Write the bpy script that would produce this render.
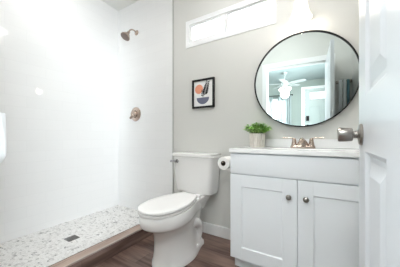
import bpy, bmesh, math, random
from mathutils import Vector, Matrix
random.seed(7)
S = bpy.context.scene
C = S.collection
PI = math.pi
for o in list(bpy.data.objects):
    bpy.data.objects.remove(o)

# ---------------------------------------------------------------- camera
CAMZ = 0.95
YAW = math.radians(31.6)
cam_d = bpy.data.cameras.new('camera')
cam = bpy.data.objects.new('camera', cam_d); C.objects.link(cam)
cam.location = (0, 0, CAMZ)
cam.rotation_euler = (PI/2, 0, YAW)
cam_d.sensor_width = 36
cam_d.lens = 203/400*36
cam_d.shift_y = 3.5/400
cam_d.clip_start = 0.02
S.camera = cam

# ---------------------------------------------------------------- world, lights, exposure
W = bpy.data.worlds.new('world'); S.world = W; W.use_nodes = True
bg = W.node_tree.nodes['Background']
bg.inputs[0].default_value = (0.86, 0.94, 1.0, 1)
bg.inputs[1].default_value = 5.0

def area(name, loc, rot, sx, sy, power, col=(1, 1, 1), shape='RECTANGLE'):
    l = bpy.data.lights.new(name, 'AREA'); l.shape = shape
    l.size = sx; l.size_y = sy; l.energy = power; l.color = col
    o = bpy.data.objects.new(name, l); C.objects.link(o)
    o.location = loc; o.rotation_euler = rot
    return o
# ceiling lamp of the bathroom, downlight of the shower, daylight at the windows, added fill lamps in the living room
def lamp(name, loc, power, radius, col):
    l = bpy.data.lights.new(name, 'POINT'); l.energy = power; l.color = col; l.shadow_soft_size = radius
    o = bpy.data.objects.new(name, l); C.objects.link(o); o.location = loc
    return o
area('light_ceiling', (-0.45, 0.95, 2.56), (0, 0, 0), 0.34, 0.34, 5, (1.0, 0.98, 0.96), 'DISK')
lamp('light_ceiling_side', (-0.45, 0.95, 2.44), 3, 0.11, (1.0, 0.98, 0.96))
area('light_shower', (-1.95, 0.80, 2.59), (0, 0, 0), 0.14, 0.14, 1.0, (1.0, 0.98, 0.96), 'DISK')
lamp('light_shower_side', (-1.95, 0.80, 2.46), 1.3, 0.06, (1.0, 0.98, 0.96))
area('light_bath_window', (-0.80, 1.90, 2.02), (-PI/2, 0, 0), 0.85, 0.24, 5.5, (0.9, 0.96, 1.0))
area('light_living_window', (-2.60, -1.20, 1.45), (0, -PI/2, 0), 1.3, 1.5, 10, (0.94, 0.98, 1.0))
area('light_right_fill', (1.50, -1.00, 1.35), (0, PI/2, 0), 1.4, 1.6, 190, (0.96, 0.98, 1.0))  # fill added at an invented window, to brighten the lower shower and toilet
area('light_living_far_window', (-0.91, -2.85, 1.3), (PI/2, 0, 0), 0.8, 1.3, 4, (0.94, 0.98, 1.0))

lamp('light_vanity_fill', (-0.10, -0.50, 2.38), 48, 0.16, (1.0, 0.99, 0.97))  # unseen lamp added to brighten the vanity front through the doorway

S.view_settings.view_transform = 'Standard'
S.view_settings.look = 'None'
S.view_settings.gamma = 1
S.view_settings.exposure = 0.71
S.view_settings.use_curve_mapping = False
S.cycles.max_bounces = 10
S.cycles.diffuse_bounces = 6
S.cycles.glossy_bounces = 6
S.cycles.caustics_reflective = False
S.cycles.caustics_refractive = False
S.cycles.sample_clamp_indirect = 4

# ---------------------------------------------------------------- materials
def mat(name, col, rough=0.5, metal=0.0, spec=0.5, emit=None, estr=0.0, coat=0.0):
    m = bpy.data.materials.new(name); m.use_nodes = True
    b = m.node_tree.nodes['Principled BSDF']
    b.inputs['Base Color'].default_value = (*col, 1)
    b.inputs['Roughness'].default_value = rough
    b.inputs['Metallic'].default_value = metal
    b.inputs['Specular IOR Level'].default_value = spec
    b.inputs['Coat Weight'].default_value = coat
    if emit:
        b.inputs['Emission Color'].default_value = (*emit, 1)
        b.inputs['Emission Strength'].default_value = estr
    return m
def nodes(m):
    nt = m.node_tree
    return nt, nt.nodes['Principled BSDF']
def pos_vec(nt, ax):            # object position re-ordered so that ax[0], ax[1] become texture x, y
    g = nt.nodes.new('ShaderNodeNewGeometry')
    s = nt.nodes.new('ShaderNodeSeparateXYZ'); c = nt.nodes.new('ShaderNodeCombineXYZ')
    nt.links.new(g.outputs['Position'], s.inputs[0])
    for i, a in enumerate(ax):
        nt.links.new(s.outputs['XYZ'.index(a)], c.inputs[i])
    return c.outputs[0]
def ramp(nt, fac, stops):
    r = nt.nodes.new('ShaderNodeValToRGB'); nt.links.new(fac, r.inputs[0])
    e = r.color_ramp.elements
    while len(e) < len(stops): e.new(0.5)
    for i, (p, c) in enumerate(stops):
        e[i].position = p; e[i].color = (*c, 1)
    return r.outputs[0]
def noise(nt, vec, scale, detail=3, rough=0.5):
    n = nt.nodes.new('ShaderNodeTexNoise'); n.inputs['Scale'].default_value = scale
    n.inputs['Detail'].default_value = detail; n.inputs['Roughness'].default_value = rough
    if vec is not None: nt.links.new(vec, n.inputs['Vector'])
    return n.outputs['Fac']
def scale_vec(nt, vec, sc):
    mp = nt.nodes.new('ShaderNodeMapping'); mp.inputs['Scale'].default_value = sc
    nt.links.new(vec, mp.inputs['Vector']); return mp.outputs[0]
def bump(nt, bsdf, h, strength, dist=0.01):
    b = nt.nodes.new('ShaderNodeBump'); b.inputs['Strength'].default_value = strength
    b.inputs['Distance'].default_value = dist
    nt.links.new(h, b.inputs['Height']); nt.links.new(b.outputs[0], bsdf.inputs['Normal'])

def paint(name, col, rough=0.6, tex=0.05, spec=0.3):
    m = mat(name, col, rough, spec=spec); nt, b = nodes(m)
    g = nt.nodes.new('ShaderNodeNewGeometry')
    bump(nt, b, noise(nt, g.outputs['Position'], 260, 2), tex, 0.002)
    return m
def tile(name, ax):
    m = mat(name, (0.86, 0.87, 0.875), 0.05, spec=0.5); nt, b = nodes(m)
    v = pos_vec(nt, ax)
    br = nt.nodes.new('ShaderNodeTexBrick'); nt.links.new(v, br.inputs['Vector'])
    br.inputs['Scale'].default_value = 1
    br.inputs['Brick Width'].default_value = 0.305; br.inputs['Row Height'].default_value = 0.102
    br.inputs['Mortar Size'].default_value = 0.0012; br.inputs['Mortar Smooth'].default_value = 0.4
    br.inputs['Color1'].default_value = (0.86, 0.865, 0.87, 1)
    br.inputs['Color2'].default_value = (0.845, 0.85, 0.855, 1)
    br.inputs['Mortar'].default_value = (0.80, 0.805, 0.81, 1)
    nt.links.new(br.outputs['Color'], b.inputs['Base Color'])
    inv = nt.nodes.new('ShaderNodeMath'); inv.operation = 'MULTIPLY_ADD'
    nt.links.new(br.outputs['Fac'], inv.inputs[0]); inv.inputs[1].default_value = -0.6
    nt.links.new(noise(nt, v, 5, 0), inv.inputs[2])
    bump(nt, b, inv.outputs[0], 0.10, 0.004)
    return m
def planks(name, ax, w, l, dark, light, rough=0.4):
    m = mat(name, dark, rough, spec=0.4); nt, b = nodes(m)
    v = pos_vec(nt, ax)
    br = nt.nodes.new('ShaderNodeTexBrick'); nt.links.new(v, br.inputs['Vector'])
    br.inputs['Scale'].default_value = 1; br.offset = 0.37
    br.inputs['Brick Width'].default_value = l; br.inputs['Row Height'].default_value = w
    br.inputs['Mortar Size'].default_value = 0.0016
    br.inputs['Color1'].default_value = (0.25, 0.25, 0.25, 1)
    br.inputs['Color2'].default_value = (0.75, 0.75, 0.75, 1)
    br.inputs['Mortar'].default_value = (0.0, 0.0, 0.0, 1)
    n1 = noise(nt, scale_vec(nt, v, (2.2, 26, 1)), 1.0, 6, 0.62)
    n2 = noise(nt, scale_vec(nt, v, (1.5, 6, 1)), 1.6, 3)
    a = nt.nodes.new('ShaderNodeMix'); a.data_type = 'FLOAT'; a.inputs[0].default_value = 0.45
    nt.links.new(n1, a.inputs[2]); nt.links.new(n2, a.inputs[3])
    k = nt.nodes.new('ShaderNodeMath'); k.operation = 'MULTIPLY_ADD'; k.inputs[1].default_value = 0.34
    nt.links.new(br.outputs['Color'], k.inputs[0]); nt.links.new(a.outputs[0], k.inputs[2])
    mid = tuple((x+y)/2 for x, y in zip(dark, light))
    col = ramp(nt, k.outputs[0], [(0.38, tuple(x*0.4 for x in dark)), (0.55, dark), (0.66, mid), (0.80, light)])
    nt.links.new(col, b.inputs['Base Color'])
    bump(nt, b, n1, 0.12, 0.003)
    return m

M = {}
M['wall'] = paint('wall_paint', (0.68, 0.68, 0.655))
M['ceil'] = paint('ceiling_paint', (0.78, 0.78, 0.76), 0.8)
M['living'] = paint('living_wall_paint', (0.27, 0.31, 0.29), 0.7)
M['trim'] = paint('trim_paint', (0.84, 0.84, 0.84), 0.35, 0.02)
M['door'] = paint('door_paint', (0.67, 0.695, 0.73), 0.32, 0.04, 0.4)
M['cab'] = paint('cabinet_paint', (0.855, 0.89, 0.925), 0.38, 0.01, 0.4)
M['tileL'] = tile('tile_left_wall', 'YZX')
M['tileB'] = tile('tile_back_wall', 'XZY')
M['floor'] = planks('floor_planks', 'XYZ', 0.15, 1.22, (0.078, 0.045, 0.036), (0.25, 0.165, 0.135))
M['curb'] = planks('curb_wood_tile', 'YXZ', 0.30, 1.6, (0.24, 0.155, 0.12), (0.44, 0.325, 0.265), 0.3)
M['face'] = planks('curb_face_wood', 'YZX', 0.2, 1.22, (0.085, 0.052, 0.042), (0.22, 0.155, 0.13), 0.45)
M['porcelain'] = mat('porcelain', (0.86, 0.855, 0.845), 0.10, spec=0.5, coat=0.3)
M['seat'] = mat('toilet_seat_plastic', (0.87, 0.865, 0.86), 0.22)
M['top'] = mat('cultured_marble', (0.88, 0.885, 0.89), 0.12)
M['nickel'] = mat('brushed_nickel', (0.31, 0.29, 0.27), 0.28, 1.0)
M['bronze'] = mat('warm_nickel', (0.52, 0.42, 0.36), 0.26, 1.0)
M['chrome'] = mat('chrome', (0.45, 0.45, 0.46), 0.2, 1.0)
M['black'] = mat('black_metal', (0.010, 0.010, 0.011), 0.5, spec=0.25)
M['dark'] = mat('dark_gap', (0.03, 0.028, 0.025), 0.7)
M['mirror'] = mat('mirror_silver', (0.80, 0.87, 0.865), 0.0, 1.0)
M['vinyl'] = mat('window_vinyl', (0.88, 0.89, 0.90), 0.35)
M['paper'] = mat('art_paper', (0.88, 0.88, 0.87), 0.7)
M['coral'] = mat('art_coral', (0.85, 0.36, 0.23), 0.8)
M['slate'] = mat('art_slate', (0.15, 0.16, 0.23), 0.8)
M['ink'] = mat('art_ink', (0.03, 0.03, 0.035), 0.8)
M['soil'] = mat('soil', (0.05, 0.035, 0.025), 0.9)
M['tissue'] = paint('tissue_paper', (0.90, 0.89, 0.87), 0.9, 0.2)
M['card'] = mat('cardboard_core', (0.10, 0.075, 0.06), 0.9)
M['steel'] = mat('drain_steel', (0.22, 0.215, 0.21), 0.4, 0.7)
M['bead'] = mat('metal_edge_bead', (0.55, 0.48, 0.44), 0.3, 0.8)
M['towel'] = paint('white_terry', (0.86, 0.88, 0.90), 0.95, 0.6)
M['bluetowel'] = paint('blue_terry', (0.16, 0.30, 0.36), 0.95, 0.6)
M['fanblade'] = mat('fan_blade_white', (0.42, 0.45, 0.45), 0.5)
M['bulbglow'] = mat('lit_glass_shade', (0.95, 0.93, 0.88), 0.3, emit=(1.0, 0.93, 0.80), estr=1.6)
M['lens'] = mat('lit_lens', (0.9, 0.9, 0.9), 0.4, emit=(1.0, 0.97, 0.92), estr=4.0)
M['shade'] = mat('lit_sconce_glass', (0.95, 0.93, 0.88), 0.25, emit=(1.0, 0.93, 0.80), estr=0.5)

def glass_mat():
    m = bpy.data.materials.new('window_glass'); m.use_nodes = True; nt = m.node_tree
    nt.nodes.remove(nt.nodes['Principled BSDF'])
    t = nt.nodes.new('ShaderNodeBsdfTransparent'); t.inputs[0].default_value = (0.96, 0.98, 0.98, 1)
    g = nt.nodes.new('ShaderNodeBsdfGlossy'); g.inputs['Roughness'].default_value = 0.02
    f = nt.nodes.new('ShaderNodeFresnel'); f.inputs[0].default_value = 1.45
    x = nt.nodes.new('ShaderNodeMixShader')
    nt.links.new(f.outputs[0], x.inputs[0]); nt.links.new(t.outputs[0], x.inputs[1]); nt.links.new(g.outputs[0], x.inputs[2])
    nt.links.new(x.outputs[0], nt.nodes['Material Output'].inputs[0]); return m
M['glass'] = glass_mat()
def sheer_mat():
    m = bpy.data.materials.new('sheer_curtain'); m.use_nodes = True; nt = m.node_tree
    nt.nodes.remove(nt.nodes['Principled BSDF'])
    t = nt.nodes.new('ShaderNodeBsdfTransparent')
    d = nt.nodes.new('ShaderNodeBsdfDiffuse'); d.inputs[0].default_value = (0.55, 0.6, 0.6, 1)
    l = nt.nodes.new('ShaderNodeBsdfTranslucent'); l.inputs[0].default_value = (0.55, 0.6, 0.6, 1)
    a = nt.nodes.new('ShaderNodeMixShader'); b = nt.nodes.new('ShaderNodeMixShader')
    a.inputs[0].default_value = 0.5; b.inputs[0].default_value = 0.7
    nt.links.new(d.outputs[0], a.inputs[1]); nt.links.new(l.outputs[0], a.inputs[2])
    nt.links.new(t.outputs[0], b.inputs[1]); nt.links.new(a.outputs[0], b.inputs[2])
    nt.links.new(b.outputs[0], nt.nodes['Material Output'].inputs[0]); return m
M['sheer'] = sheer_mat()
def pebble_mat():
    m = mat('marble_mosaic', (0.75, 0.74, 0.72), 0.35); nt, b = nodes(m)
    v = pos_vec(nt, 'XYZ')
    vo = nt.nodes.new('ShaderNodeTexVoronoi'); vo.inputs['Scale'].default_value = 1
    nt.links.new(scale_vec(nt, v, (46, 64, 1)), vo.inputs['Vector'])
    ve = nt.nodes.new('ShaderNodeTexVoronoi'); ve.feature = 'DISTANCE_TO_EDGE'; ve.inputs['Scale'].default_value = 1
    nt.links.new(scale_vec(nt, v, (46, 64, 1)), ve.inputs['Vector'])
    sp = nt.nodes.new('ShaderNodeSeparateColor'); nt.links.new(vo.outputs['Color'], sp.inputs[0])
    k = nt.nodes.new('ShaderNodeMath'); k.operation = 'MULTIPLY_ADD'; k.inputs[1].default_value = 0.45
    nt.links.new(sp.outputs[0], k.inputs[0]); nt.links.new(noise(nt, v, 38, 4, 0.7), k.inputs[2])
    col = ramp(nt, k.outputs[0], [(0.40, (0.22, 0.22, 0.22)), (0.50, (0.62, 0.61, 0.60)), (0.64, (0.82, 0.81, 0.795)), (1.0, (0.88, 0.875, 0.865))])
    edge = ramp(nt, ve.outputs['Distance'], [(0.015, (0.80, 0.79, 0.78)), (0.05, (1, 1, 1))])
    mx = nt.nodes.new('ShaderNodeMix'); mx.data_type = 'RGBA'; mx.blend_type = 'MULTIPLY'; mx.inputs[0].default_value = 1
    nt.links.new(col, mx.inputs[6]); nt.links.new(edge, mx.inputs[7])
    nt.links.new(mx.outputs[2], b.inputs['Base Color'])
    bump(nt, b, ve.outputs['Distance'], 0.3, 0.004)
    return m
M['pebble'] = pebble_mat()
def leaf_mat():
    m = mat('leaf_green', (0.10, 0.26, 0.04), 0.45); nt, b = nodes(m)
    g = nt.nodes.new('ShaderNodeNewGeometry')
    nt.links.new(ramp(nt, g.outputs['Random Per Island'], [(0.0, (0.13, 0.38, 0.06)), (0.5, (0.32, 0.62, 0.13)), (1.0, (0.62, 0.80, 0.32))]), b.inputs['Base Color'])
    b.inputs['Subsurface Weight'].default_value = 0.0
    return m
M['leaf'] = leaf_mat()
def pot_mat():
    m = mat('ribbed_pot', (0.62, 0.57, 0.51), 0.8); nt, b = nodes(m)
    g = nt.nodes.new('ShaderNodeNewGeometry')
    nt.links.new(ramp(nt, noise(nt, scale_vec(nt, g.outputs['Position'], (90, 90, 14)), 1.0, 4), [(0.3, (0.56, 0.50, 0.45)), (0.65, (0.82, 0.78, 0.73))]), b.inputs['Base Color'])
    return m
M['pot'] = pot_mat()

# ---------------------------------------------------------------- mesh helpers (all in world coordinates)
def bevel_all(bm, geom_edges, w, seg=2):
    bmesh.ops.bevel(bm, geom=geom_edges, offset=w, segments=seg, affect='EDGES', profile=0.7)
def box(bm, x0, x1, y0, y1, z0, z1, bev=0, seg=2):
    t = bmesh.new(); bmesh.ops.create_cube(t, size=1)
    for v in t.verts:
        v.co = Vector(((x0+x1)/2+v.co.x*(x1-x0), (y0+y1)/2+v.co.y*(y1-y0), (z0+z1)/2+v.co.z*(z1-z0)))
    if bev: bevel_all(t, t.edges[:], bev, seg)
    merge(bm, t); return bm
def merge(bm, t, mi=None):
    vm = {}
    for v in t.verts: vm[v] = bm.verts.new(v.co)
    for f in t.faces:
        try: nf = bm.faces.new([vm[v] for v in f.verts])
        except ValueError: continue
        nf.material_index = f.material_index if mi is None else mi
        nf.smooth = f.smooth
    t.free()
def loft(bm, rings, cap0=True, cap1=True, closed=True, mi=0):
    R = [[bm.verts.new(p) for p in r] for r in rings]
    n = len(R[0])
    for a, b in zip(R, R[1:]):
        for i in range(n if closed else n-1):
            j = (i+1) % n
            f = bm.faces.new((a[i], a[j], b[j], b[i])); f.material_index = mi
    if cap0: bm.faces.new(R[0][::-1]).material_index = mi
    if cap1: bm.faces.new(R[-1]).material_index = mi
def frame_axes(d):
    d = Vector(d).normalized()
    a = Vector((0, 0, 1)) if abs(d.z) < 0.9 else Vector((1, 0, 0))
    u = d.cross(a).normalized(); return d, u, d.cross(u).normalized()
def lathe(bm, base, axis, prof, n=24, cap0=True, cap1=True):      # prof: (distance along axis, radius)
    d, u, v = frame_axes(axis); base = Vector(base)
    loft(bm, [[base + d*t + (u*math.cos(2*PI*i/n)+v*math.sin(2*PI*i/n))*max(r, 1e-4) for i in range(n)] for t, r in prof], cap0, cap1)
def tube(bm, pts, r, n=10):
    pts = [Vector(p) for p in pts]; rs = r if isinstance(r, (list, tuple)) else [r]*len(pts)
    rings = []; pu = None
    for i, p in enumerate(pts):
        d = (pts[min(i+1, len(pts)-1)] - pts[max(i-1, 0)]).normalized()
        if pu is None: _, u, _ = frame_axes(d)
        else: u = (pu - d*pu.dot(d)).normalized()
        v = d.cross(u); pu = u
        rings.append([p + (u*math.cos(2*PI*k/n)+v*math.sin(2*PI*k/n))*rs[i] for k in range(n)])
    loft(bm, rings)
def spline(pts, k=6):
    pts = [Vector(p) for p in pts]; out = []
    for i in range(len(pts)-1):
        a = pts[max(i-1, 0)]; b = pts[i]; c = pts[i+1]; d = pts[min(i+2, len(pts)-1)]
        for s in range(k):
            t = s/k
            out.append(0.5*((2*b)+(c-a)*t+(2*a-5*b+4*c-d)*t*t+(3*b-a-3*c+d)*t**3))
    out.append(pts[-1]); return out
def rrect(x0, x1, y0, y1, z, r, n=5):
    pts = []
    for cx, cy, a0 in ((x1-r, y1-r, 0), (x0+r, y1-r, PI/2), (x0+r, y0+r, PI), (x1-r, y0+r, 1.5*PI)):
        for i in range(n+1):
            a = a0+PI/2*i/n
            pts.append(Vector((cx+r*math.cos(a), cy+r*math.sin(a), z)))
    return pts
def finish(bm, smooth):
    bmesh.ops.recalc_face_normals(bm, faces=bm.faces[:])
    if smooth:
        for f in bm.faces: f.smooth = True
        for e in bm.edges:
            if len(e.link_faces) == 2 and e.calc_face_angle(0) > math.radians(38): e.smooth = False
def obj(name, bm, m, parent=None, smooth=True):
    finish(bm, smooth)
    me = bpy.data.meshes.new(name); 
    if parent is not None:
        q = parent; off = Vector((0, 0, 0))
        while q is not None: off += q.location; q = q.parent
        bmesh.ops.translate(bm, verts=bm.verts[:], vec=-off)
    bm.to_mesh(me); bm.free()
    for x in (m if isinstance(m, list) else [m]): me.materials.append(x)
    o = bpy.data.objects.new(name, me); C.objects.link(o)
    if parent is not None: o.parent = parent
    return o
def struct(name, bm, m, parent=None, smooth=False):
    o = obj(name, bm, m, parent, smooth)
    if parent is None: o['kind'] = 'structure'
    return o
def tag(o, label, cat, group=None):
    o['label'] = label; o['category'] = cat
    if group: o['group'] = group
    return o
def thing(name, label, cat, loc, group=None):
    o = bpy.data.objects.new(name, None); C.objects.link(o); o.location = loc
    o.empty_display_size = 0.05
    return tag(o, label, cat, group)
def NB(): return bmesh.new()

# ---------------------------------------------------------------- dimensions of the place
YB = 1.754                    # back wall face
XL, XR = -2.36, 0.40          # bathroom left / right wall face
YF, YF0 = 0.15, 0.03          # doorway wall
ZC = 2.64
TX = -1.43                    # where the shower tile ends
OX0, OX1, OZ = -0.68, 0.143, 1.985   # doorway opening
LY, LXL, LXR = -2.61, -2.3, 1.3    # living room

# ---------------------------------------------------------------- setting
struct('floor', box(NB(), LXL-.1, LXR+.1, LY-.1, YB+.12, -0.05, 0), M['floor'])
b = NB(); box(b, XL-.1, XR+.1, YF0, YB+.12, ZC, ZC+.06); struct('ceiling', b, M['ceil'])
# back wall with a window hole
WX0, WX1, WZ0, WZ1 = -1.253, -0.343, 1.885, 2.165
b = NB()
box(b, XL-.1, WX0, YB, YB+.12, 0, ZC); box(b, WX1, XR+.1, YB, YB+.12, 0, ZC)
box(b, WX0, WX1, YB, YB+.12, 0, WZ0); box(b, WX0, WX1, YB, YB+.12, WZ1, ZC)
struct('wall_back', b, M['wall'])
struct('wall_left', box(NB(), XL-.1, XL, YF0, YB, 0, ZC), M['tileL'])
struct('wall_right', box(NB(), XR, XR+.1, YF0, YB, 0, ZC), M['wall'])
b = NB()
box(b, XL, OX0, YF0, YF, 0, ZC); box(b, OX1, XR, YF0, YF, 0, ZC); box(b, OX0, OX1, YF0, YF, OZ, ZC)
struct('wall_front', b, M['wall'])
struct('wall_shower_tile', box(NB(), XL, TX, YB-.010, YB, 0.0, ZC), M['tileB'])
struct('trim_1', box(NB(), TX, TX+.008, YB-.012, YB, 0.0, ZC), mat('tile_edge_trim', (0.55, 0.56, 0.55), 0.4))
# doorway casing: both faces plus the jamb lining
b = NB(); cw = .07
for y0, y1 in ((YF, YF+.016), (YF0-.016, YF0)):
    box(b, OX0-cw, OX0, y0, y1, 0, OZ+cw, .004); box(b, OX1, OX1+cw, y0, y1, 0, OZ+cw, .004)
    box(b, OX0, OX1, y0, y1, OZ, OZ+cw, .004)
struct('trim_2', b, M['trim'])
struct('baseboard_back', box(NB(), TX+.01, -0.58, YB-.015, YB, 0, .10, .004), M['trim'])
struct('baseboard_right', box(NB(), XR-.015, XR, YF, YB, 0, .10, .004), M['trim'])
struct('floor_shower', box(NB(), XL, -1.53, YF, YB-.01, 0, .04), M['pebble'])
# ceiling shell of the living room beyond the doorway
b = NB()
box(b, LXL-.1, -1.22, LY-.12, LY, 0, 2.7); box(b, -0.60, -0.22, LY-.12, LY, 0, 2.7); box(b, .67, LXR+.1, LY-.12, LY, 0, 2.7)
box(b, -1.22, -.60, LY-.12, LY, 0, .75); box(b, -1.22, -.60, LY-.12, LY, 1.95, 2.7)
box(b, -.22, .67, LY-.12, LY, 2.135, 2.7)
struct('wall_living_room_far', b, M['living'])
b = NB()
box(b, LXL-.1, LXL, LY, -1.9, 0, 2.7); box(b, LXL-.1, LXL, -.5, YF0, 0, 2.7); box(b, LXL-.1, LXL, -1.9, -.5, 0, .75); box(b, LXL-.1, LXL, -1.9, -.5, 2.05, 2.7)
struct('wall_living_room_left', b, M['living'])
b = NB()
box(b, LXR, LXR+.1, LY, -1.8, 0, 2.7); box(b, LXR, LXR+.1, -.2, YF0, 0, 2.7); box(b, LXR, LXR+.1, -1.8, -.2, 0, .65); box(b, LXR, LXR+.1, -1.8, -.2, 2.05, 2.7)
struct('wall_living_room_right', b, M['living'])
b = NB()
loft(b, [[(LXL-.1, YF0, 2.66), (LXL-.1, LY-.1, 2.36), (LXL-.1, LY-.1, 2.42), (LXL-.1, YF0, 2.72)],
         [(LXR+.1, YF0, 2.66), (LXR+.1, LY-.1, 2.36), (LXR+.1, LY-.1, 2.42), (LXR+.1, YF0, 2.72)]])
struct('ceiling_living_room', b, mat('living_ceiling_paint', (0.36, 0.42, 0.42), 0.8))
b = NB(); box(b, XR, LXR+.1, YF0, YF0+.08, 0, 2.7); struct('wall_living_room_near', b, M['living'])

# ---------------------------------------------------------------- window of the bathroom
def window_frame(bm, x0, x1, z0, z1, y0, y1, w, bev=.003):
    box(bm, x0, x1, y0, y1, z0, z0+w, bev); box(bm, x0, x1, y0, y1, z1-w, z1, bev)
    box(bm, x0, x0+w, y0, y1, z0+w, z1-w, bev); box(bm, x1-w, x1, y0, y1, z0+w, z1-w, bev)
b = NB(); window_frame(b, WX0, WX1, WZ0, WZ1, YB-.006, YB+.09, .046)
win = struct('window_1', b, M['vinyl'])
xm = (WX0+WX1)/2
b = NB(); window_frame(b, WX0+.046, xm+.010, WZ0+.046, WZ1-.046, YB+.004, YB+.024, .024); obj('sash', b, M['vinyl'], win, False)
b = NB(); window_frame(b, xm+.0105, WX1-.046, WZ0+.046, WZ1-.046, YB+.010, YB+.030, .018); obj('sash', b, M['vinyl'], win, False)
obj('pane', box(NB(), WX0+.066, xm-.010, YB+.012, YB+.015, WZ0+.066, WZ1-.066), M['glass'], win, False)
obj('pane', box(NB(), xm+.026, WX1-.060, YB+.018, YB+.021, WZ0+.060, WZ1-.060), M['glass'], win, False)

# ---------------------------------------------------------------- shower: curb, drain, head, valve
t = thing('shower_curb', 'low wood-look shower curb with metal edge strip along the floor', 'shower curb', (-1.48, 0.95, 0))
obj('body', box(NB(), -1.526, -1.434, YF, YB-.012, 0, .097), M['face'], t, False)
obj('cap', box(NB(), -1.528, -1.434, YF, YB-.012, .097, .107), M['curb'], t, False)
obj('edge_strip', box(NB(), -1.440, -1.428, YF, YB-.012, .100, .112, .003), M['bead'], t)
obj('inner_strip', box(NB(), -1.532, -1.526, YF, YB-.012, .040, .108, .001), mat('dark_curb_edge', (.10, .07, .06), .5), t, False)
t = thing('shower_drain', 'square grey metal drain in the pale mosaic shower floor', 'drain', (-1.935, .95, .04))
b = NB(); window_frame(b, 0, 0, 0, 0, 0, 0, 0) if False else None
box(b, -1.982, -1.888, .903, .997, .040, .0425, .001); obj('rim', b, M['steel'], t, False)
b = NB()
for i in range(7):
    y = .915+i*.0115
    box(b, -1.972, -1.898, y, y+.006, .0425, .0445)
obj('grate', b, M['steel'], t, False)

t = thing('showerhead', 'nickel shower head on a bent arm high on the tiled wall', 'shower head', (-2.0, YB-.01, 2.25))
y0 = YB-.010
b = NB(); lathe(b, (-2.0, y0, 2.25), (0, -1, 0), [(0, .032), (.004, .032), (.014, .022), (.018, .012)]); obj('flange', b, M['bronze'], t)
b = NB(); tube(b, spline([(-2.0, y0-.004, 2.25), (-2.0, y0-.05, 2.262), (-2.0, y0-.095, 2.245), (-2.0, y0-.12, 2.21)]), .0085); obj('arm', b, M['bronze'], t)
hd = Vector((-0.12, -.52, -.85)).normalized(); hb = Vector((-2.0, y0-.115, 2.215))
b = NB(); lathe(b, hb, hd, [(0, .012), (.012, .017), (.03, .017), (.036, .022), (.07, .046), (.085, .055), (.097, .056), (.100, .053)], 28, True, False); hp = obj('head', b, M['bronze'], t)
b = NB(); lathe(b, hb, hd, [(.098, .054), (.101, .050), (.101, .02), (.103, .018), (.103, .001)], 28)
for k in range(22):
    d_, u_, v_ = frame_axes(hd); a = k*2.4; r = .010+.036*math.sqrt(k/22)
    lathe(b, hb+d_*.100+u_*r*math.cos(a)+v_*r*math.sin(a), hd, [(0, .0026), (.004, .002)], 6)
obj('spray_face', b, mat('spray_face_grey', (.22, .17, .15), .45, .4), t)

t = thing('shower_valve', 'round nickel shower valve with lever handle below the shower head', 'shower valve', (-2.015, YB-.01, 1.236))
c = (-2.015, y0, 1.236)
b = NB(); lathe(b, c, (0, -1, 0), [(0, .088), (.004, .088), (.010, .080), (.012, .066), (.016, .060), (.020, .045)], 36); obj('escutcheon', b, M['bronze'], t)
b = NB(); lathe(b, (c[0], c[1]-.018, c[2]), (0, -1, 0), [(0, .044), (.008, .047), (.025, .044), (.036, .034), (.040, .02)], 28); 
h = obj('handle', b, M['bronze'], t)
b = NB(); tube(b, spline([(c[0], c[1]-.042, c[2]-.005), (c[0]-.012, c[1]-.055, c[2]-.03), (c[0]-.03, c[1]-.062, c[2]-.060)]), [.016]*6+[.0145]*6+[.013]); obj('lever', b, M['bronze'], h)

# ---------------------------------------------------------------- toilet
TCX = -1.017
TKX = -1.0465
def outline(half, z, sx=0.925, oy=0.0, sy=1.0):      # half outline from the back round the front; mirrored
    p = spline([(x, y, 0) for x, y in half], 4)
    yc = 1.22
    pts = [Vector((TCX+q.x*sx, yc+(q.y-yc)*sy+oy, z)) for q in p]
    return pts + [Vector((2*TCX-q.x, q.y, z)) for q in reversed(pts) if abs(q.x-TCX) > 1e-4]
LIDH = [(.0, 1.485), (.055, 1.485), (.078, 1.478), (.096, 1.452), (.128, 1.39), (.160, 1.30), (.174, 1.21), (.168, 1.11), (.144, 1.03), (.103, .975), (.05, .950), (.0, .944)]
def inset(ring, d):
    c = sum(ring, Vector())/len(ring); out = []
    for p in ring:
        v = (p-c); v.z = 0; out.append(p - v.normalized()*d)
    return out
def setz(r, z): return [Vector((p.x, p.y, z)) for p in r]
t = thing('toilet', 'white two-piece toilet with closed lid standing beside the shower curb', 'toilet', (TCX, 1.35, 0))
# bowl and pedestal in one surface
def oval(z, yf, yb, hw, e=2.4, n=40):
    pts = []; yc = (yf+yb)/2; hl = (yb-yf)/2
    for i in range(n):
        a = 2*PI*i/n; cs, sn = math.cos(a), math.sin(a)
        pts.append(Vector((TCX+hw*math.copysign(abs(cs)**(2/e), cs), yc+hl*math.copysign(abs(sn)**(2/e), sn), z)))
    return pts
def egg(z, yf, hw, yw, yb, hb):     # round front, tapering to a narrow straight back
    half = []
    for i in range(13):
        a = PI/2*i/12; half.append((hw*math.sin(a)**.92, yw-(yw-yf)*math.cos(a)**.95))
    for i in range(1, 13):
        q = i/12; k = q*q*(3-2*q); half.append((hw+(hb-hw)*k, yw+(yb-yw)*q))
    half += [(hb*.92, yb+.012), (hb*.6, yb+.018), (0, yb+.02)]
    return [Vector((TCX+x, y, z)) for x, y in half] + [Vector((TCX-x, y, z)) for x, y in reversed(half[1:-1])]
b = NB()
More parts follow.
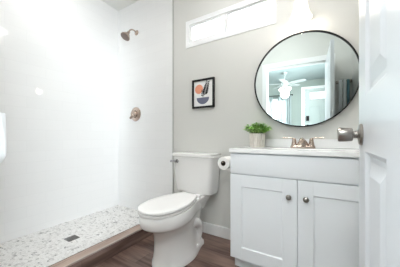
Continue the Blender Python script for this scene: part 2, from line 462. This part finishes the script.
loft(b, [egg(0, 1.065, .150, 1.31, 1.56, .100), egg(.030, 1.067, .148, 1.31, 1.558, .099), egg(.044, 1.074, .140, 1.31, 1.545, .092), egg(.10, 1.082, .132, 1.30, 1.53, .070), egg(.17, 1.086, .128, 1.28, 1.53, .064),
         egg(.225, 1.078, .127, 1.26, 1.54, .065), egg(.268, 1.058, .132, 1.24, 1.55, .068), egg(.296, 1.020, .143, 1.22, 1.55, .075), egg(.312, .985, .154, 1.20, 1.55, .080), egg(.322, .964, .160, 1.20, 1.55, .084), egg(.334, .955, .163, 1.20, 1.55, .086),
         egg(.400, .950, .164, 1.20, 1.55, .088), egg(.412, .958, .159, 1.20, 1.55, .086)])
bowl = obj('bowl', b, M['porcelain'], t)
b = NB()     # rear deck carrying the tank
loft(b, [rrect(TCX-.065, TCX+.065, 1.44, 1.66, .30, .05), rrect(TCX-.085, TCX+.085, 1.44, 1.71, .365, .05), rrect(TCX-.10, TCX+.10, 1.44, 1.725, .395, .05), rrect(TCX-.10, TCX+.10, 1.44, 1.725, .418, .05), rrect(TCX-.095, TCX+.095, 1.445, 1.72, .4235, .05)])
obj('deck', b, M['porcelain'], t)
for s in (-1, 1):    # the trapway showing on either side of the pedestal
    b = NB(); X = TCX+s*.048
    tube(b, spline([(X-s*.01, 1.30, .18), (X, 1.37, .215), (X+s*.012, 1.45, .225), (X+s*.008, 1.515, .18), (X, 1.53, .11), (X-s*.004, 1.50, .05)]), .047, 14)
    obj('trapway', b, M['porcelain'], t)
    b = NB(); lathe(b, (TCX+s*.108, 1.43, .0), (0, 0, 1), [(0, .018), (.044, .018), (.054, .014), (.058, .006)], 16); obj('bolt_cap', b, M['porcelain'], t)
lo = outline(LIDH, 0)
b = NB()
loft(b, [setz(inset(lo, .012), .413), setz(inset(lo, .004), .416), setz(inset(lo, .003), .430), setz(inset(lo, .006), .433)]); obj('seat', b, M['seat'], t)
b = NB()
loft(b, [setz(inset(lo, .008), .437), setz(inset(lo, .001), .440), setz(lo, .448), setz(inset(lo, .004), .4545), setz(inset(lo, .015), .4575), setz(inset(lo, .06), .459), setz(inset(lo, .11), .4595)]); obj('seat_lid', b, M['seat'], t)
for s in (-1, 1):
    b = NB(); lathe(b, (TCX+s*.075-.022, 1.502, .436), (1, 0, 0), [(0, .010), (.002, .014), (.042, .014), (.044, .010)], 14)
    box(b, TCX+s*.075-.02, TCX+s*.075+.02, 1.485, 1.52, .412, .432, .004); obj('hinge', b, M['seat'], t)
b = NB()
rings = []
for z, hw, yf, yb in ((.423, .170, 1.575, 1.725), (.433, .182, 1.562, 1.732), (.46, .187, 1.555, 1.735), (.60, .197, 1.543, 1.738), (.74, .205, 1.536, 1.74), (.766, .206, 1.535, 1.74)):
    rings.append(rrect(TKX-hw*1.04, TKX+hw*1.04, yf, yb, z, .038, 6))
loft(b, rings); tank = obj('tank', b, M['porcelain'], t)
b = NB()
loft(b, [rrect(TKX-0.22399999999999998, TKX+0.22399999999999998, 1.530, 1.742, .766, .036, 6), rrect(TKX-0.22899999999999998, TKX+0.22899999999999998, 1.524, 1.744, .769, .038, 6), rrect(TKX-0.220599999999999998, TKX+0.220599999999999998, 1.523, 1.744, .786, .038, 6),
         rrect(TKX-0.22699999999999998, TKX+0.22699999999999998, 1.526, 1.743, .794, .036, 6), rrect(TKX-.20, TKX+.20, 1.536, 1.733, .798, .03, 6), rrect(TKX-.1, TKX+.1, 1.60, 1.66, .799, .02, 6)])
obj('tank_lid', b, M['porcelain'], t)
b = NB(); lathe(b, (-1.200, 1.538, .722), (0, -1, 0), [(0, .018), (.006, .018), (.012, .013), (.020, .011)], 18)
tube(b, spline([(-1.193, 1.515, .722), (-1.22, 1.512, .721), (-1.262, 1.518, .718)], 5), [.0105]*5+[.0105]*5+[.012], 10)
obj('flush_lever', b, M['chrome'], t)

# ---------------------------------------------------------------- vanity
VX0, VX1, VY, VXM = -.575, .295, 1.345, -.14
ZT = .8695
t = thing('vanity_cabinet', 'white two-door shaker vanity cabinet standing under the round mirror', 'cabinet', (VXM, 1.55, 0))
b = NB()
box(b, VX0, VX0+.018, VY+.020, YB-.012, .10, .840); box(b, VX1-.018, VX1, VY+.020, YB-.012, .10, .840)
box(b, VX0+.018, VX1-.018, VY+.020, YB-.012, .10, .118); box(b, VX0+.018, VX1-.018, YB-.03, YB-.012, .118, .84)
box(b, VX0+.018, VX1-.018, VY+.020, VY+.036, .66, .84); box(b, VXM-.02, VXM+.02, VY+.020, VY+.036, .118, .66)
obj('carcass', b, M['cab'], t, False)
b = NB(); box(b, VX0+.006, VX1-.006, VY+.075, VY+.093, 0, .10); box(b, VX0+.006, VX0+.024, VY+.093, YB-.02, 0, .10); box(b, VX1-.024, VX1-.006, VY+.093, YB-.02, 0, .10)
obj('toe_kick', b, M['cab'], t, False)
obj('false_front', box(NB(), VX0+.002, VX1-.002, VY, VY+.018, .696, .832, .002), M['cab'], t)
def shaker(x0, x1, z0, z1):
    b = NB(); w = .082
    y0, y1 = VY, VY+.019
    box(b, x0, x0+w, y0, y1, z0, z1, .0015); box(b, x1-w, x1, y0, y1, z0, z1, .0015)
    box(b, x0+w, x1-w, y0, y1, z0, z0+w, .0015); box(b, x0+w, x1-w, y0, y1, z1-w, z1, .0015)
    r = []
    for k, y in ((0, VY+.001), (.004, VY+.005), (.007, VY+.006)):
        r.append([(x0+w+k, y, z0+w+k), (x1-w-k, y, z0+w+k), (x1-w-k, y, z1-w-k), (x0+w+k, y, z1-w-k)])
    loft(b, r, False, True)
    d = obj('door', b, M['cab'], t, False)
    return d
def cab_knob(x, z, par):
    b = NB(); lathe(b, (x, VY, z), (0, -1, 0), [(0, .009), (.003, .009), (.006, .006), (.013, .006), (.016, .013), (.021, .0165), (.026, .0155), (.029, .011), (.030, .003)], 20)
    obj('knob', b, M['nickel'], par)
cab_knob(-.187, .585, shaker(VX0+.002, VXM-.002, .102, .690))
cab_knob(-.093, .585, shaker(VXM+.002, VX1-.002, .102, .690))

# countertop with moulded basin, backsplash
t = thing('countertop', 'glossy white vanity countertop with integral basin and low backsplash', 'countertop', (VXM, 1.55, .84))
TX0, TX1, TY0, TY1 = VX0-.006, VX1+.006, VY-.006, YB-.001
b = NB(); n = 48
bx, by, ra, rb = VXM, 1.478, .185, .090
def rect_ring(z, g=0):
    pts = []
    for i in range(n):
        a = 2*PI*i/n; c, s = math.cos(a), math.sin(a)
        hx, hy = (TX1-TX0)/2-g, (TY1-TY0)/2-g
        k = min(hx/max(abs(c), 1e-6), hy/max(abs(s), 1e-6))
        pts.append(Vector(((TX0+TX1)/2+c*k, (TY0+TY1)/2+s*k, z)))
    # snap the nearest points to the corners
    for cx in (-1, 1):
        for cy in (-1, 1):
            q = Vector(((TX0+TX1)/2+cx*((TX1-TX0)/2-g), (TY0+TY1)/2+cy*((TY1-TY0)/2-g), z))
            j = min(range(n), key=lambda i: (pts[i]-q).length); pts[j] = q
    return pts
def basin(z, k): return [Vector((bx+ra*k*math.cos(2*PI*i/n), by+rb*k*math.sin(2*PI*i/n), z)) for i in range(n)]
loft(b, [rect_ring(.8405, .004), rect_ring(.8415), rect_ring(ZT-.004), rect_ring(ZT-.001, .001), rect_ring(ZT, .004), basin(ZT, 1.06), basin(ZT-.004, 1.0), basin(ZT-.018, .96)], False, False)
obj('slab', b, M['top'], t)
b = NB(); loft(b, [basin(ZT-.018, .96), basin(ZT-.06, .86), basin(ZT-.10, .62), basin(ZT-.115, .30), basin(ZT-.118, .08)], False, True); obj('basin', b, M['top'], t)
obj('backsplash', box(NB(), -.505, TX1, YB-.020, YB-.001, ZT, .934, .004), M['top'], t)
b = NB(); lathe(b, (bx, by, ZT-.1175), (0, 0, 1), [(0, .022), (.003, .022), (.004, .015)], 18); obj('basin_drain', b, M['chrome'], t)

# faucet
FX, FY = -.135, 1.612
t = thing('faucet', 'warm nickel two-handle faucet at the back of the white countertop', 'faucet', (FX, FY, ZT))
b = NB()
loft(b, [rrect(FX-.080, FX+.080, FY-.026, FY+.026, ZT+.0002, .022), rrect(FX-.080, FX+.080, FY-.026, FY+.026, ZT+.014, .022), rrect(FX-.076, FX+.076, FY-.022, FY+.022, ZT+.019, .02)]); obj('base_plate', b, M['bronze'], t)
for s in (-1, 1):
    b = NB(); X = FX+s*.055
    lathe(b, (X, FY, ZT+.017), (0, 0, 1), [(0, .020), (.006, .0195), (.025, .0155), (.042, .013), (.048, .0125), (.054, .009), (.056, .003)], 20)
    tube(b, spline([(X, FY, ZT+.066), (X+s*.02, FY-.002, ZT+.074), (X+s*.055, FY-.004, ZT+.074), (X+s*.078, FY-.005, ZT+.076)], 4), [.004]*9+[.0042, .0045, .005, .0045], 10)
    obj('handle', b, M['bronze'], t)
b = NB()
loft(b, [[Vector((FX+w*math.cos(2*PI*i/16), FY+d*math.sin(2*PI*i/16), z)) for i in range(16)] for w, d, z in ((.044, .022, ZT+.016), (.038, .021, ZT+.028), (.029, .019, ZT+.045), (.020, .017, ZT+.058), (.012, .010, ZT+.066))])
tube(b, spline([(FX, FY+.004, ZT+.050), (FX, FY-.04, ZT+.062), (FX, FY-.085, ZT+.060), (FX, FY-.110, ZT+.050)], 5), [.0155]*5+[.0145]*5+[.0140]*5+[.0125], 14)
obj('spout', b, M['bronze'], t)
b = NB(); lathe(b, (FX, FY-.102, ZT+.050), (0, -.15, -1), [(0, .012), (.012, .012), (.014, .009)], 16); obj('aerator', b, M['bronze'], t)

# plant
PX, PY = -.466, 1.640
t = thing('potted_plant', 'small leafy green plant in a ribbed pale pot on the countertop', 'plant', (PX, PY, ZT))
b = NB(); n = 96; R = []
for z, r in ((0.0005, .054), (.006, .056), (.05, .0595), (.103, .063), (.109, .063), (.109, .057), (.085, .056)):
    R.append([Vector((PX+math.cos(2*PI*i/n)*(r-(0 if z == .085 else .0045)*(1 if (i % 6) < 2 else 0)), PY+math.sin(2*PI*i/n)*(r-(0 if z == .085 else .0045)*(1 if (i % 6) < 2 else 0)), ZT+z)) for i in range(n)])
loft(b, R, True, False); obj('pot', b, M['pot'], t, False)
b = NB(); lathe(b, (PX, PY, ZT+.080), (0, 0, 1), [(0, .0555), (.004, .054), (.006, .02)], 24); obj('soil', b, M['soil'], t)
b = NB(); sb = NB()
def leaf(bm, p, d, L, wd):
    d, u, v = frame_axes(d); p = Vector(p)
    if v.z < 0: v = -v
    pts = [p, p+d*L*.35+u*wd+v*L*.06, p+d*L*.75+u*wd*.75+v*L*.03, p+d*L-v*L*.08, p+d*L*.75-u*wd*.75+v*L*.03, p+d*L*.35-u*wd+v*L*.06]
    m1 = p+d*L*.5-v*L*.02
    vs = [bm.verts.new(q) for q in pts]; c = bm.verts.new(m1)
    for i in range(6): bm.faces.new((vs[i], vs[(i+1) % 6], c))
for k in range(95):
    a = random.uniform(0, 2*PI); rr = math.sqrt(random.random())
    base = Vector((PX+0.040*rr*math.cos(a), PY+.040*rr*math.sin(a), ZT+.085))
    lean = rr*1.0
    tip = base + Vector((math.cos(a)*lean*.082, math.sin(a)*lean*.075, .100-.040*rr*rr+random.uniform(-.022, .010)))
    mid = (base+tip)/2 + Vector((0, 0, .012))
    path = spline([base, mid, tip], 4)
    tube(sb, path, .0011, 5)
    for j, p in enumerate(path):
        if j < 3: continue
        for q in range(3):
            aa = random.uniform(0, 2*PI)
            d = Vector((math.cos(aa), math.sin(aa), random.uniform(-.1, .8))) + Vector((math.cos(a), math.sin(a), 0))*.5*rr
            leaf(b, p, d, random.uniform(.013, .020), random.uniform(.0045, .0068))
fo = obj('foliage', b, M['leaf'], t, False)
obj('stems', sb, mat('stem_green', (.12, .22, .05), .6), t)

# ---------------------------------------------------------------- round mirror
MX, MZ, MR = -.150, 1.388, .361
t = thing('round_mirror', 'large round wall mirror in a thin black frame above the vanity', 'mirror', (MX, YB, MZ-MR))
tilt = math.radians(0.5); turn = math.radians(1.7)
rotm = Matrix.Rotation(turn, 4, 'Z') @ Matrix.Rotation(tilt, 4, 'X')    # hangs with its top leaning into the room
piv = Vector((MX, YB-.012, MZ-MR))
def tilted(bm):
    for v in bm.verts:
        v.co = piv + rotm @ (v.co-piv)
    return bm
b = NB(); n = 96
loft(b, [[Vector((MX+r*math.cos(2*PI*i/n), y, MZ+r*math.sin(2*PI*i/n))) for i in range(n)] for r, y in ((MR-.009, YB-.013), (MR, YB-.013), (MR, YB-.034), (MR-.009, YB-.034), (MR-.009, YB-.013))], False, False)
obj('frame', tilted(b), M['black'], t)
b = NB(); lathe(b, (MX, YB-.014, MZ), (0, -1, 0), [(0, MR-.009), (.012, MR-.009)], n); obj('mirror_glass', tilted(b), M['mirror'], t, False)

# ---------------------------------------------------------------- framed print
t = thing('framed_print', 'small black framed abstract print of coral disc, sprig and dark bowl', 'picture', (-1.036, YB, 1.24))
ax0, ax1, az0, az1 = -1.163, -.909, 1.240, 1.530
b = NB(); window_frame(b, ax0, ax1, az0, az1, YB-.022, YB-.002, .018, .001); obj('frame', b, M['black'], t, False)
obj('paper', box(NB(), ax0+.016, ax1-.016, YB-.010, YB-.004, az0+.016, az1-.016), M['paper'], t, False)
def flat(bm, pts, y, mi):
    f = bm.faces.new([bm.verts.new((x, y, z)) for x, z in pts]); f.material_index = mi
b = NB(); yk = YB-.0106
cx, cz = -1.085, 1.432
flat(b, [(cx+.047*math.cos(2*PI*i/32), cz+.047*math.sin(2*PI*i/32)) for i in range(32)], yk, 0)
bz = 1.345; bxc = -1.040
flat(b, [(bxc+.072*math.cos(PI+PI*i/20), bz+.072*math.sin(PI+PI*i/20)*.92) for i in range(21)], yk, 1)
def sprig(x0, z0, x1, z1, npair, L):
    dx, dz = x1-x0, z1-z0; ln = math.hypot(dx, dz); ux, uz = dx/ln, dz/ln; px, pz = -uz, ux
    w = .0018; y = yk-.0005
    flat(b, [(x0-px*w, z0-pz*w), (x0+px*w, z0+pz*w), (x1+px*w*.5, z1+pz*w*.5), (x1-px*w*.5, z1-pz*w*.5)], y, 2)
    for k in range(npair):
        s = .18+.80*k/(npair-1); bx_, bz_ = x0+dx*s, z0+dz*s; l = L*(1.15-.55*s)
        for sg in (-1, 1):
            ex, ez = ux*.75+sg*px*.66, uz*.75+sg*pz*.66; qx, qz = -ez, ex; hw = l*.20
            flat(b, [(bx_, bz_), (bx_+ex*l*.5+qx*hw, bz_+ez*l*.5+qz*hw), (bx_+ex*l, bz_+ez*l), (bx_+ex*l*.5-qx*hw, bz_+ez*l*.5-qz*hw)], y-.0002, 2)
sprig(-1.030, bz, -.985, 1.488, 7, .052)
sprig(-1.040, bz, -1.048, 1.415, 4, .026)
obj('artwork', b, [M['coral'], M['slate'], M['ink']], t, False)

# ---------------------------------------------------------------- wall sconce above the mirror
SX, SY = -.153, 1.674
t = thing('wall_sconce', 'lit wall sconce with frosted bell glass shade above the round mirror', 'wall light', (SX, YB, 1.98))
b = NB(); lathe(b, (SX, YB, 2.06), (0, -1, 0), [(0, .060), (.010, .060), (.016, .052), (.020, .02)], 28); obj('backplate', b, M['nickel'], t)
b = NB(); tube(b, spline([(SX, YB-.015, 2.06), (SX, YB-.05, 2.065), (SX, SY+.004, 2.05), (SX, SY, 2.00)]), .009); lathe(b, (SX, SY, 2.01), (0, 0, -1), [(0, .01), (.004, .024), (.05, .026), (.052, .022)], 20); obj('arm', b, M['nickel'], t)
b = NB()
lathe(b, (SX, SY, 1.982), (0, 0, -1), [(0, .030), (.015, .040), (.05, .047), (.09, .054), (.12, .063), (.14, .073), (.150, .0775), (.155, .076), (.152, .072), (.12, .058), (.05, .042), (.0, .026)], 32, False, False); obj('shade', b, M['shade'], t)
b = NB(); lathe(b, (SX, SY, 1.968), (0, 0, -1), [(0, .013), (.03, .015), (.05, .026), (.075, .030), (.095, .024), (.105, .008)], 20); obj('bulb', b, M['bulbglow'], t)
pl = bpy.data.lights.new('light_sconce', 'POINT'); pl.energy = 0.9; pl.color = (1, .92, .80); pl.shadow_soft_size = .04
po = bpy.data.objects.new('light_sconce', pl); C.objects.link(po); po.location = (SX, SY-.01, 1.80)

# ceiling fixtures of the bathroom (the lamps reflected in the tiles)
t = thing('ceiling_light', 'flush round white ceiling light in the middle of the bathroom', 'ceiling light', (-.45, .95, ZC))
b = NB(); lathe(b, (-.45, .95, ZC), (0, 0, -1), [(0, .19), (.03, .19), (.035, .18)], 32, True, False); obj('pan', b, M['vinyl'], t)
b = NB(); lathe(b, (-.45, .95, ZC-.03), (0, 0, -1), [(0, .178), (.012, .172), (.026, .14), (.034, .08), (.036, .01)], 32); obj('diffuser', b, M['lens'], t)
t = thing('shower_downlight', 'small round light on the ceiling over the shower', 'ceiling light', (-1.95, .80, ZC))
b = NB(); lathe(b, (-1.95, .80, ZC), (0, 0, -1), [(0, .095), (.004, .095), (.006, .08)], 28); obj('trim_ring', b, M['vinyl'], t)
b = NB(); lathe(b, (-1.95, .80, ZC-.004), (0, 0, -1), [(0, .078), (.015, .074), (.03, .05), (.036, .01)], 24); obj('diffuser', b, M['lens'], t)

# ---------------------------------------------------------------- toilet paper
HX, HZ = -.685, .752
t = thing('toilet_paper_holder', 'nickel toilet paper arm fixed to the side of the vanity', 'paper holder', (VX0, 1.60, .752))
b = NB(); lathe(b, (VX0+.001, 1.60, .752), (-1, 0, 0), [(0, .022), (.006, .022), (.010, .012)], 18); tube(b, [(VX0-.006, 1.60, .752), (HX+.012, 1.60, .752), (HX, 1.592, .752), (HX, 1.455, .752)], .007, 12); obj('arm', b, M['bronze'], t)
b = NB(); n = 32
loft(b, [[Vector((HX+r*math.cos(2*PI*i/n), y, HZ-.0109+r*math.sin(2*PI*i/n))) for i in range(n)] for r, y in ((.020, 1.464), (.048, 1.464), (.051, 1.467), (.051, 1.563), (.048, 1.566), (.020, 1.566))], False, False)
t2 = thing('toilet_paper_roll', 'white toilet paper roll hanging between toilet tank and vanity', 'toilet paper', (HX, 1.515, HZ-.059))
obj('paper', b, M['tissue'], t2)
b = NB()
loft(b, [[Vector((HX+r*math.cos(2*PI*i/n), y, HZ-.0109+r*math.sin(2*PI*i/n))) for i in range(n)] for r, y in ((.020, 1.4635), (.020, 1.5665), (.018, 1.5665), (.018, 1.4635), (.020, 1.4635))], False, False); obj('core', b, M['card'], t2)

# ---------------------------------------------------------------- open bathroom door
DX0, DX1, DY0, DY1, DZ0, DZ1 = .100, .135, .058, .882, .012, 1.972
b = NB()
st, mul = .127, .09
rails = [(DZ0, .25), (.908, 1.07), (1.60, 1.70), (1.87, DZ1)]
ym = (DY0+DY1)/2
cols = [(DY0+st, ym-mul/2), (ym+mul/2, DY1-st)]
box(b, DX0, DX1, DY0, DY0+st, DZ0, DZ1); box(b, DX0, DX1, DY1-st, DY1, DZ0, DZ1)
for z0, z1 in rails: box(b, DX0, DX1, DY0+st, DY1-st, z0, z1)
for (a0, a1), (c0, c1) in zip(rails, rails[1:]):
    box(b, DX0, DX1, ym-mul/2, ym+mul/2, a1, c0)
    for y0, y1 in cols:
        for x, s in ((DX0, 1), (DX1, -1)):
            r = []
            for k, dp in ((0, 0), (.008, .006), (.014, .010), (.026, .010), (.060, .001)):
                r.append([(x+s*dp, y0+k, a1+k), (x+s*dp, y1-k, a1+k), (x+s*dp, y1-k, c0-k), (x+s*dp, y0+k, c0-k)])
            loft(b, r, False, True)
door = struct('door_1', b, M['door'])
KY, KZ = .818, .958
for x, s in ((DX0, -1), (DX1, 1)):
    b = NB(); lathe(b, (x, KY, KZ), (s, 0, 0), [(0, .034), (.003, .0345), (.008, .031), (.010, .018), (.012, .0115), (.022, .0115), (.024, .0195), (.027, .0215), (.042, .0228), (.059, .0238), (.063, .022), (.064, .016)], 32)
    obj('door_knob', b, M['nickel'], door)
b = NB(); box(b, DX0+.005, DX1-.005, DY1, DY1+.0015, KZ-.03, KZ+.03); obj('latch_plate', b, M['nickel'], door, False)
for z in (.25, 1.0, 1.75):
    b = NB(); lathe(b, (DX1-.01, DY0-.006, z), (0, 0, 1), [(0, .006), (.085, .006)], 10); obj('hinge', b, M['nickel'], door)

# ---------------------------------------------------------------- hanging towels
def hung_cloth(bm, x0, x1, y0, y1, z0, z1, folds, fseed, taper=.0, n=40, m=14, axis='x'):
    rnd = random.Random(fseed); ph = rnd.uniform(0, 6)
    rings = []
    for j in range(m+1):
        z = z0+(z1-z0)*j/m; s = 1-taper*(j/m)**1.5
        edge = min(1, (j+.25)/2.0)
        r = []
        cxm = (x0+x1)/2; cym = (y0+y1)/2
        for i in range(n):
            a = 2*PI*i/n; c, q = math.cos(a), math.sin(a)
            hx = (x1-x0)/2*s*(.9+.1*edge); hy = (y1-y0)/2*(.55+.45*edge)
            w = 1+.13*math.sin(folds*a+ph+z*3)
            r.append(Vector((cxm+hx*math.copysign(abs(c)**.7, c), cym+hy*math.copysign(abs(q)**.8, q)*w, z)))
        rings.append(r)
    loft(bm, rings)
b = NB(); hung_cloth(b, -1.03, -.838, .155, .236, .868, 1.03, 7, 3, .6)
tag(obj('hand_towel', b, M['towel'], None), 'white towel hanging from a hook at the left edge of the doorway wall', 'towel')
t = thing('wall_hook', 'small nickel wall hook holding the white towel beside the doorway', 'hook', (-.93, YF, 1.05))
b = NB(); lathe(b, (-.93, YF, 1.05), (0, 1, 0), [(0, .022), (.006, .022), (.010, .008)], 16); obj('plate', b, M['nickel'], t)
b = NB(); tube(b, spline([(-.93, YF+.008, 1.05), (-.93, YF+.04, 1.035), (-.93, YF+.055, 1.04), (-.93, YF+.06, 1.065)]), .006); obj('prong', b, M['nickel'], t)
# bar behind the open door, seen in the mirror
t = thing('towel_bar', 'nickel towel bar on the wall behind the open door, seen in the mirror', 'towel bar', (.265, YF, 1.66))
b = NB(); tube(b, [(.215, YF+.06, 1.66), (.385, YF+.06, 1.66)], .008); obj('bar', b, M['nickel'], t)
for x in (.237, .378):
    b = NB(); lathe(b, (x, YF, 1.66), (0, 1, 0), [(0, .022), (.006, .022), (.010, .009), (.06, .009), (.068, .012)], 14); obj('post', b, M['nickel'], t)
b = NB(); hung_cloth(b, .246, .284, YF+.030, YF+.094, 1.20, 1.675, 5, 1, .05); tag(obj('hanging_towel', b, M['towel']), 'narrow white towel on the bar behind the door, nearer the door', 'towel', 'towels on the bar behind the door')
b = NB(); hung_cloth(b, .290, .328, YF+.030, YF+.094, 1.26, 1.675, 5, 2, .05); tag(obj('hanging_towel', b, M['towel']), 'white towel in the middle of the bar behind the door', 'towel', 'towels on the bar behind the door')
b = NB(); hung_cloth(b, .334, .364, YF+.036, YF+.088, 1.18, 1.672, 5, 5, .05); tag(obj('hanging_towel', b, M['bluetowel']), 'dusty blue towel at the far end of the bar behind the door', 'towel', 'towels on the bar behind the door')

# ---------------------------------------------------------------- living room seen in the mirror
def pane_rect(bm, x0, x1, z0, z1, y): box(bm, x0, x1, y, y+.004, z0, z1)
b = NB(); window_frame(b, -1.22, -.60, .75, 1.95, LY-.08, LY+.012, .05); box(b, -1.17, -.65, LY-.05, LY-.02, 1.33, 1.37)
for x in (-1.04, -.91, -.78): box(b, x-.006, x+.006, LY-.045, LY-.025, .80, 1.90)
for z in (1.07, 1.62): box(b, -1.17, -.65, LY-.045, LY-.025, z-.006, z+.006)
win2 = struct('window_2', b, M['vinyl'])
b = NB(); pane_rect(b, -1.17, -.65, .80, 1.90, LY-.036); obj('pane', b, M['glass'], win2, False)
b = NB(); Y0, Y1 = -1.9, -.5
box(b, LXL-.08, LXL+.012, Y0, Y0+.05, .75, 2.05); box(b, LXL-.08, LXL+.012, Y1-.05, Y1, .75, 2.05); box(b, LXL-.08, LXL+.012, Y0+.05, Y1-.05, .75, .80); box(b, LXL-.08, LXL+.012, Y0+.05, Y1-.05, 2.0, 2.05)
win3 = struct('window_3', b, M['vinyl'])
b = NB()
box(b, LXR-.012, LXR+.08, -1.8, -1.75, .65, 2.05); box(b, LXR-.012, LXR+.08, -.25, -.2, .65, 2.05); box(b, LXR-.012, LXR+.08, -1.75, -.25, .65, .70); box(b, LXR-.012, LXR+.08, -1.75, -.25, 2.0, 2.05)
win_added = struct('window_added', b, M['vinyl'])  # unseen window, added so that fill light can enter from the right
obj('pane', box(NB(), LXR+.036, LXR+.04, -1.75, -.25, .70, 2.0), M['glass'], win_added, False)
obj('pane', box(NB(), LXL-.04, LXL-.036, Y0+.05, Y1-.05, .80, 2.0), M['glass'], win3, False)
def curtain(x0, x1, y, z0, z1, label, seed):
    b = NB(); nn = 40; ph = seed*1.7
    rows = []
    for z, am in ((z0, .022), ((z0+z1)/2, .02), (z1, .014)):
        front = [Vector((x0+(x1-x0)*i/nn, y+am*math.sin(i*1.15+ph), z)) for i in range(nn+1)]
        back = [p+Vector((0, -.002, 0)) for p in reversed(front)]
        rows.append(front+back)
    loft(b, rows)
    return tag(obj('sheer_curtain', b, M['sheer'], None), label, 'curtain', 'sheer curtains in the living room')
curtain(-1.27, -1.00, LY+.07, .08, 2.0, 'left sheer white curtain over the living room window in the mirror', 1)
curtain(-.86, -.52, LY+.07, .08, 2.0, 'right sheer white curtain nearest the front door in the mirror', 2)
t = thing('curtain_rod', 'thin black curtain rod over the living room window in the mirror', 'curtain rod', (-.91, LY, 2.02))
b = NB(); tube(b, [(-1.35, LY+.07, 2.02), (-.48, LY+.07, 2.02)], .009); obj('rod', b, M['black'], t)
for x in (-1.32, -.50):
    b = NB(); tube(b, [(x, LY, 2.02), (x, LY+.07, 2.02)], .007); lathe(b, (x, LY, 2.02), (0, 1, 0), [(0, .018), (.006, .018)], 12); obj('bracket', b, M['black'], t)
# front door
b = NB()
FX0, FX1, fy0, fy1 = -.205, .655, LY-.06, LY-.015
box(b, FX0, FX1, fy0, fy1, .01, 1.87); box(b, FX0, FX1, fy0, fy1, 2.035, 2.12); box(b, FX0, -.07, fy0, fy1, 1.87, 2.035); box(b, .52, FX1, fy0, fy1, 1.87, 2.035)
for x0, x1 in ((-.10, .16), (.29, .55)):
    for z0, z1 in ((.25, .85), (1.0, 1.68)):
        loft(b, [[(x0+k, fy1+d, z0+k), (x1-k, fy1+d, z0+k), (x1-k, fy1+d, z1-k), (x0+k, fy1+d, z1-k)] for k, d in ((0, 0), (.012, .007), (.03, .002))], False, True)
door2 = struct('door_2', b, mat('front_door_paint', (.42, .47, .46), .4))
obj('pane', box(NB(), -.07, .52, fy0+.02, fy0+.025, 1.87, 2.035), M['glass'], door2, False)
b = NB(); window_frame(b, -.08, .53, 1.86, 2.045, fy1, fy1+.012, .018); box(b, .220, .230, fy0+.02, fy1+.01, 1.87, 2.035); obj('lite_frame', b, M['vinyl'], door2, False)
b = NB(); box(b, -.165, -.095, fy1, fy1+.03, 1.30, 1.43, .006); obj('deadbolt', b, M['black'], door2)
b = NB(); lathe(b, (-.13, fy1, 1.17), (0, 1, 0), [(0, .033), (.008, .033), (.012, .014), (.04, .014), (.045, .026), (.07, .027), (.078, .016)], 20); obj('door_knob', b, M['black'], door2)
b = NB()
box(b, -.28, -.22, LY, LY+.014, 0, 2.195); box(b, .67, .73, LY, LY+.014, 0, 2.195); box(b, -.22, .67, LY, LY+.014, 2.135, 2.195)
struct('trim_3', b, M['trim'])
# ceiling fan
fx, fy, fz = -.62, -1.90, 2.19
zc = 2.66+(2.36-2.66)*(YF0-fy)/(YF0-LY+.1)
t = thing('ceiling_fan', 'white ceiling fan with lit glass shades in the living room reflection', 'ceiling fan', (fx, fy, zc))
b = NB(); lathe(b, (fx, fy, zc+.01), (0, 0, -1), [(0, .06), (.03, .06), (.055, .025), (.06, .012), (zc-fz-.06, .012)], 20); obj('downrod', b, M['fanblade'], t)
b = NB(); lathe(b, (fx, fy, fz+.075), (0, 0, -1), [(0, .02), (.015, .07), (.04, .085), (.09, .085), (.11, .06), (.125, .05), (.16, .05), (.17, .02)], 28); obj('motor', b, M['fanblade'], t)
for k in range(5):
    a = k*2*PI/5+.35; d = Vector((math.cos(a), math.sin(a), 0)); q = Vector((-math.sin(a), math.cos(a), 0)); zz = Vector((0, 0, 1))
    b = NB(); c0 = Vector((fx, fy, fz))
    def sec(r, w, h): return [c0+d*r+q*w+zz*(h+w*.16), c0+d*r-q*w+zz*(h-w*.16), c0+d*r-q*w+zz*(h-w*.16-.006), c0+d*r+q*w+zz*(h+w*.16-.006)]
    loft(b, [sec(.07, .018, 0), sec(.16, .022, 0), sec(.18, .052, 0), sec(.36, .064, 0), sec(.46, .060, 0), sec(.485, .040, 0)]); obj('blade', b, M['fanblade'], t, False)
for k in range(4):
    a = k*PI/2+.5; d = Vector((math.cos(a)*.8, math.sin(a)*.8, -.75)).normalized(); p = Vector((fx, fy, fz-.075))+Vector((math.cos(a), math.sin(a), 0))*.04
    b = NB(); lathe(b, p, d, [(0, .012), (.03, .018), (.05, .028), (.09, .040), (.12, .052), (.122, .046), (.05, .02)], 18, True, True); obj('light_shade', b, M['bulbglow'], t)
pf = bpy.data.lights.new('light_fan', 'POINT'); pf.energy = 3; pf.color = (1, .97, .92); pf.shadow_soft_size = .10
po = bpy.data.objects.new('light_fan', pf); C.objects.link(po); po.location = (fx, fy, fz-.26)
